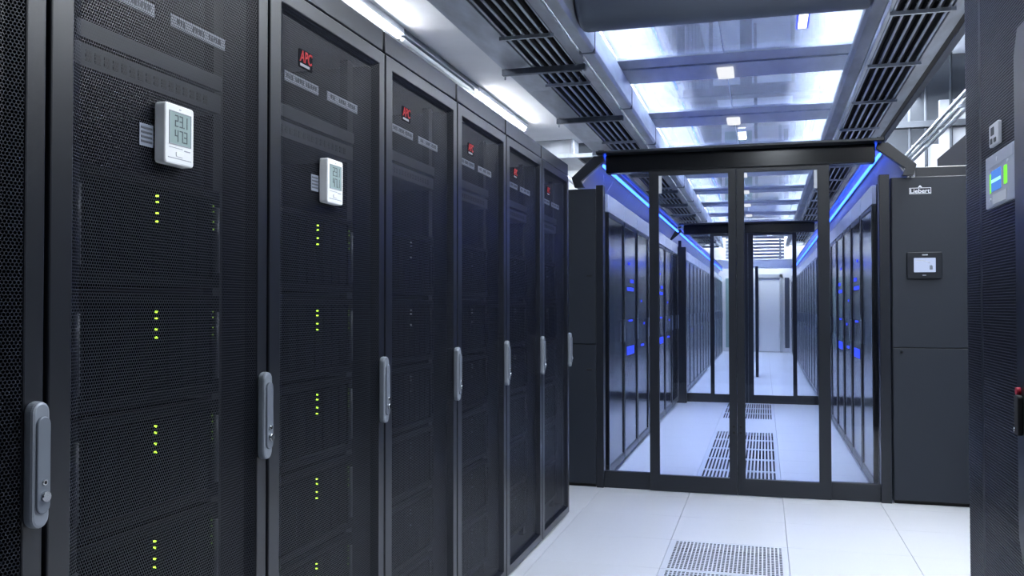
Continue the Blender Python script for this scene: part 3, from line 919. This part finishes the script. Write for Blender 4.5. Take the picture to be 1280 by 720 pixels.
# lamp; glowing side bars imitate its blue halo
lp = thing('ceiling_lamp', (0.262, 6.6, ZR - 0.02), 'bright white lamp with blue glow on the nearest glazed roof panel', 'lamp')
box('diffuser', 0.235, 0.289, 6.30, 6.95, ZR - 0.016, ZR - 0.002, 'lamp_white', lp)
box('blue_halo_bar', 0.222, 0.234, 6.28, 6.97, ZR - 0.016, ZR - 0.002, 'halo_blue', lp)
box('blue_halo_bar', 0.290, 0.302, 6.28, 6.97, ZR - 0.016, ZR - 0.002, 'halo_blue', lp)
lp2 = thing('ceiling_lamp', (-0.22, 11.1, ZR - 0.02), 'small square lit lamp under the third glazed roof panel', 'lamp')
box('diffuser', -0.262, -0.182, 10.95, 11.35, ZR - 0.022, ZR - 0.008, 'lamp_white', lp2)
box('housing', -0.268, -0.176, 10.94, 11.36, ZR - 0.008, ZR - 0.001, 'white_paint', lp2)
# tubes above the glass
for nm, x in (('leftmost', -0.98), ('second', -0.86), ('third', 0.45), ('rightmost', 0.57)):
    t = thing('strip_lamp', (x, 17, 3.5), 'long white strip lamp seen through the glazed roof, %s of the four' % nm, 'strip lamp', 'strip lamps above the glazed roof')
    cyl('tube', (x, 5.98, 3.50), (x, 27.8, 3.50), 0.016, 'roof_tube', t, 8)
    box('housing', x - 0.012, x + 0.012, 5.98, 27.8, 3.518, 3.535, 'white_paint', t)

# ------------------------------------------------------------------ cable trays
def cable_tray(side, label):
    ZT_ = 2.95
    if side == 'left':
        lad = (-1.55, -1.245); plates = ((-1.765, -1.555), (-1.24, -1.167)); s = 1
    else:
        lad = (0.717, 1.02); plates = ((0.69, 0.712), (1.025, 1.11)); s = -1
    y0, y1 = 4.9, 27.5
    root = thing('cable_tray', (sum(lad) / 2, y0, ZT_), label, 'cable tray', 'long cable trays under the ceiling')
    for a, b in plates:
        yy = y0
        while yy < y1:
            box('sheet', a, b, yy + 0.003, min(yy + 2.4, y1) - 0.003, ZT_, ZT_ + 0.006, 'galvanised', root)
            yy += 2.4
    n = 6
    for i in range(n):
        x = lad[0] + 0.006 + (lad[1] - lad[0] - 0.012) * i / (n - 1)
        cyl('rod', (x, y0, ZT_ + 0.012), (x, y1, ZT_ + 0.012), 0.0085, 'galvanised', root, 8)
    for i in range(n - 1):
        x = lad[0] + (lad[1] - lad[0]) * (i + 0.5) / (n - 1)
        cyl('cable', (x, y0, ZT_ + 0.075), (x, y1, ZT_ + 0.075), 0.022, 'cable_black', root, 8)
    box('tray_back', lad[0], lad[1], y0, y1, ZT_ + 0.115, ZT_ + 0.12, 'cable_black', root)
    box('side_wall', lad[0] - 0.008, lad[0] - 0.003, y0, y1, ZT_ - 0.002, ZT_ + 0.12, 'galv_dark', root)
    box('side_wall', lad[1] + 0.003, lad[1] + 0.008, y0, y1, ZT_ - 0.002, ZT_ + 0.12, 'galv_dark', root)
    ys = 5.735 if side == 'left' else 5.89
    st0 = None
    while ys < y1:
        if st0 is None:
            bm = bmesh.new()
            add_box(bm, lad[0] - 0.02, lad[1] + 0.02, ys, ys + 0.02, ZT_ - 0.028, ZT_ - 0.006)
            for i in range(n):
                x = lad[0] + 0.006 + (lad[1] - lad[0] - 0.012) * i / (n - 1)
                add_box(bm, x - 0.004, x + 0.004, ys - 0.006, ys, ZT_ - 0.028, ZT_ + 0.03)
            st0 = from_bm('cross_strap', bm, 'galvanised', root); ys0 = ys
        else:
            c = st0.copy(); link(c, root); c.location = st0.location + Vector((0, ys - ys0, 0))
        ys += 1.32 if side == 'left' else 1.25
    ys = 6.50 if side == 'left' else 6.0
    a, b = (-1.76, -1.167) if side == 'left' else (0.67, 1.14)
    while ys < y1 and side == 'left':
        hs = box('hanger_bar', a, b, ys, ys + 0.045, ZT_ - 0.055, ZT_ - 0.012, 'galv_dark', root, 0.003)
        for x in (a + 0.02, b - 0.02):
            cyl('hanger_rod', (x, ys + 0.022, ZT_ - 0.085), (x, ys + 0.022, 3.40), 0.006, 'galvanised', hs, 8)
        ys += 1.86
    return root
cable_tray('left', 'galvanised cable tray running along the ceiling, left of the glazed roof')
cable_tray('right', 'galvanised cable tray running along the ceiling, right of the glazed roof')

# galvanised pipe ducts between tray and glazed roof
pd = thing('pipe_duct', (-1.16, 3.5, 2.99), 'galvanised channel running between left cable tray and glazed roof', 'channel')
prism('channel', [(-1.160, 2.965), (-1.145, 2.945), (-1.075, 2.945), (-1.060, 2.970), (-1.060, 3.13), (-1.160, 3.13)], lambda u, v, w: (u, w, v), 4.9, 28, 'galvanised', pd, 0.004)
yy = 6.26
while yy < 27:
    box('clamp', -1.163, -1.057, yy, yy + 0.03, 2.940, 3.135, 'galv_dark', pd, 0.003)
    yy += 1.86
pd2 = thing('pipe_duct', (0.68, 3.5, 2.99), 'wide galvanised channel between right cable tray and glazed roof', 'channel')
prism('channel', [(0.575, 2.99), (0.590, 2.95), (0.665, 2.95), (0.685, 2.99), (0.685, 3.03), (0.575, 3.03)], lambda u, v, w: (u, w, v), 4.9, 28, 'galv_dark', pd2, 0.004)
pr = thing('steel_rail', (1.2, 3.5, 2.95), 'grey steel rail running outside the right cable tray', 'rail')
prism('rail', [(1.150, 2.95), (1.19, 2.94), (1.20, 2.99), (1.150, 3.01)], lambda u, v, w: (u, w, v), 4.9, 28, 'pipe_grey', pr)

box('gap_shade_strip', 1.112, 1.150, 4.9, 28, 2.957, 2.965, 'cable_black', pr)  # black strip standing for the shade in the gap

# large grey pipe across the near end of the glazed roof
bp = thing('grey_pipe', (-0.22, 5.7, 3.175), 'thick smooth grey pipe crossing under the ceiling at the top edge', 'pipe')
bm = bmesh.new()
prof = [(-1.056, 0.0), (-1.056, 0.15), (-1.052, 0.215), (-1.036, 0.243), (-1.015, 0.25), (0.55, 0.25), (0.57, 0.245), (0.57, 0.0)]
n = 48
rings = []
for x, r in prof:
    rings.append([bm.verts.new((x, 5.7 + max(r, .001) * math.cos(2 * math.pi * i / n), 3.175 + max(r, .001) * math.sin(2 * math.pi * i / n))) for i in range(n)])
for a, b in zip(rings, rings[1:]):
    for i in range(n):
        bm.faces.new((a[i], a[(i + 1) % n], b[(i + 1) % n], b[i]))
from_bm('pipe_body', bm, 'pipe_grey', bp, True)

# ------------------------------------------------------------------ ceiling services, left and right background
def batten(x, y0, y1, z, lit, label):
    t = thing('batten_light', (x, (y0 + y1) / 2, z), label, 'batten light', 'batten lights in a line on the left ceiling')
    box('housing', x - 0.035, x + 0.035, y0, y1, z - 0.05, z, 'galv_dark' if not lit else 'white_paint', t, 0.004)  # unlit one coloured darker, shade put into housing and tube
    cyl('tube', (x, y0 + 0.03, z - 0.07), (x, y1 - 0.03, z - 0.07), 0.017, 'batten_tube' if lit else 'pale_grey', t, 10)
batten(-2.66, 5.10, 6.84, 3.40, True, 'lit batten light on the left ceiling, nearest, glowing at the top edge')
batten(-2.66, 6.86, 8.84, 3.40, False, 'unlit batten light, coloured darker for shade, between two lit ones on the left ceiling')
batten(-2.66, 8.86, 10.85, 3.40, True, 'lit batten light on the left ceiling, glowing above the middle racks')
batten(-2.66, 15.0, 17.0, 3.40, True, 'lit batten light far back on the left ceiling')
# near ceiling panel above the aisle, then lamps added for their light
t = thing('panel_light', (-0.1, 4.4, 3.4), 'square ceiling panel light above the aisle ahead of the camera', 'panel light')
ring('trim', (-0.72, 0.52, 3.78, 5.02), (-0.7, 0.5, 3.8, 5.0), lambda u, v, w: (u, v, w), 3.36, 3.399, 'white_paint', t)
box('diffuser', -0.7, 0.5, 3.8, 5.0, 3.37, 3.38, 'front_panel', t)
t = thing('added_pendant', (0.15, 2.7, 3.05), 'added unseen pendant lamp giving the near rack fronts light and sheen', 'pendant lamp')  # added out of view to light and shine on the near racks
box('housing', 0.07, 0.23, 1.2, 4.2, 3.065, 3.13, 'white_paint', t, 0.004)
box('diffuser', 0.08, 0.22, 1.22, 4.18, 3.055, 3.0645, 'pendant', t)
for y in (1.6, 3.4):
    cyl('hanger_rod', (0.15, y, 3.13), (0.15, y, 3.399), 0.005, 'galvanised', t, 8)
t = thing('panel_light', (1.5, 3.3, 3.4), 'added unseen ceiling panel light, mirrored in the left rack frames', 'panel light')  # added out of view as a reflection source for the rack frames
ring('trim', (1.28, 1.72, 0.98, 5.12), (1.3, 1.7, 1.0, 5.1), lambda u, v, w: (u, v, w), 3.36, 3.399, 'white_paint', t)
box('diffuser', 1.3, 1.7, 1.0, 5.1, 3.365, 3.375, 'added_right_panel', t)
t = thing('added_pendant', (1.5, 9.6, 3.66), 'added pendant lamp hidden by the right cable tray, brightening the rack tops', 'pendant lamp')  # added behind the tray so rack tops catch a bright reflection
box('housing', 1.26, 1.68, 5.3, 14.0, 3.67, 3.72, 'white_paint', t, 0.004)
box('diffuser', 1.27, 1.67, 5.32, 13.98, 3.66, 3.6695, 'added_far_lamp', t)
for y in (6.0, 8.0, 10.0, 12.0):
    cyl('hanger_rod', (1.5, y, 3.72), (1.5, y, 4.149), 0.005, 'galvanised', t, 8)
t = thing('panel_light', (0.1, 27.3, 4.1), 'added ceiling panel light brightening the far white door', 'panel light')  # added to brighten the far door
box('trim', -0.82, 1.02, 26.88, 27.72, 4.12, 4.148, 'white_paint', t)
box('diffuser', -0.8, 1.0, 26.9, 27.7, 4.11, 4.12, 'added_end_panel', t)

# pale conduits right
for k, (x, z, nm) in enumerate(((1.535, 2.965, 'innermost'), (1.575, 2.94, 'middle'), (1.615, 2.915, 'outermost'))):
    tag(cyl('white_conduit', (x, 4.0, z), (x, 11.9, z), 0.017, 'conduit_grey', None, 12), 'white conduit rising to the right behind the aisle, %s of three' % nm, 'conduit', 'white conduits on the right')
hb = thing('conduit_bracket', (1.6, 8.0, 2.9), 'galvanised bracket carrying the white conduits', 'bracket')
box('bar', 1.50, 1.80, 8.5, 8.54, 2.87, 2.895, 'galv_dark', hb)
cyl('hanger_rod', (1.79, 8.52, 2.86), (1.79, 8.52, 4.14), 0.01, 'pale_grey', hb, 8)
cyl('hanger_rod', (1.71, 8.52, 2.86), (1.71, 8.52, 4.14), 0.01, 'pale_grey', hb, 8)
dt = thing('cable_trough', (1.7, 7, 2.3), 'dark cable trough hanging behind the right cooling unit', 'cable trough')
box('trough_side', 1.505, 1.52, 3.6, 9.5, 2.28, 2.60, 'black', dt)
box('trough_floor', 1.52, 1.9, 3.6, 9.5, 2.28, 2.29, 'black', dt)
box('trough_side', 1.9, 1.915, 3.6, 9.5, 2.28, 2.60, 'black', dt)
for y in (5.6, 7.6):
    for x in (1.72, 1.908):
        cyl('hanger_rod', (x, y, 2.5), (x, y, 4.14), 0.006, 'galv_dark', dt, 8)

# left background: ventilation duct, wall and braces behind the end of the row
vd = thing('ventilation_duct', (-2.6, 12.5, 3.0), 'galvanised rectangular ventilation duct under the ceiling behind the rack row', 'duct')
box('duct_body', -4.5, -2.30, 12.0, 13.4, 3.20, 3.398, 'beam_grey', vd, 0.006)
box('duct_drop', -2.30, -1.86, 12.3, 13.4, 3.21, 3.398, 'wall_grey', vd, 0.006)
box('flange', -2.335, -2.295, 11.98, 13.42, 3.185, 3.399, 'galvanised', vd, 0.004)
box('bottom_rail', -2.55, -1.8, 11.94, 12.0, 3.155, 3.205, 'galvanised', vd, 0.004)
struct(box('wall_divider', -6, -1.85, 16.0, 16.1, 0, 3.4, 'wall_white'))
br = thing('steel_brace', (-2.4, 12, 2.2), 'pale diagonal steel brace in front of the white wall left of the aisle', 'brace')
cyl('bar', (-2.85, 11.0, 3.395), (-1.95, 11.2, 2.55), 0.022, 'pale_grey', br, 10)
cyl('bar', (-3.08, 11.0, 3.395), (-2.05, 11.2, 2.43), 0.012, 'galv_dark', br, 10)
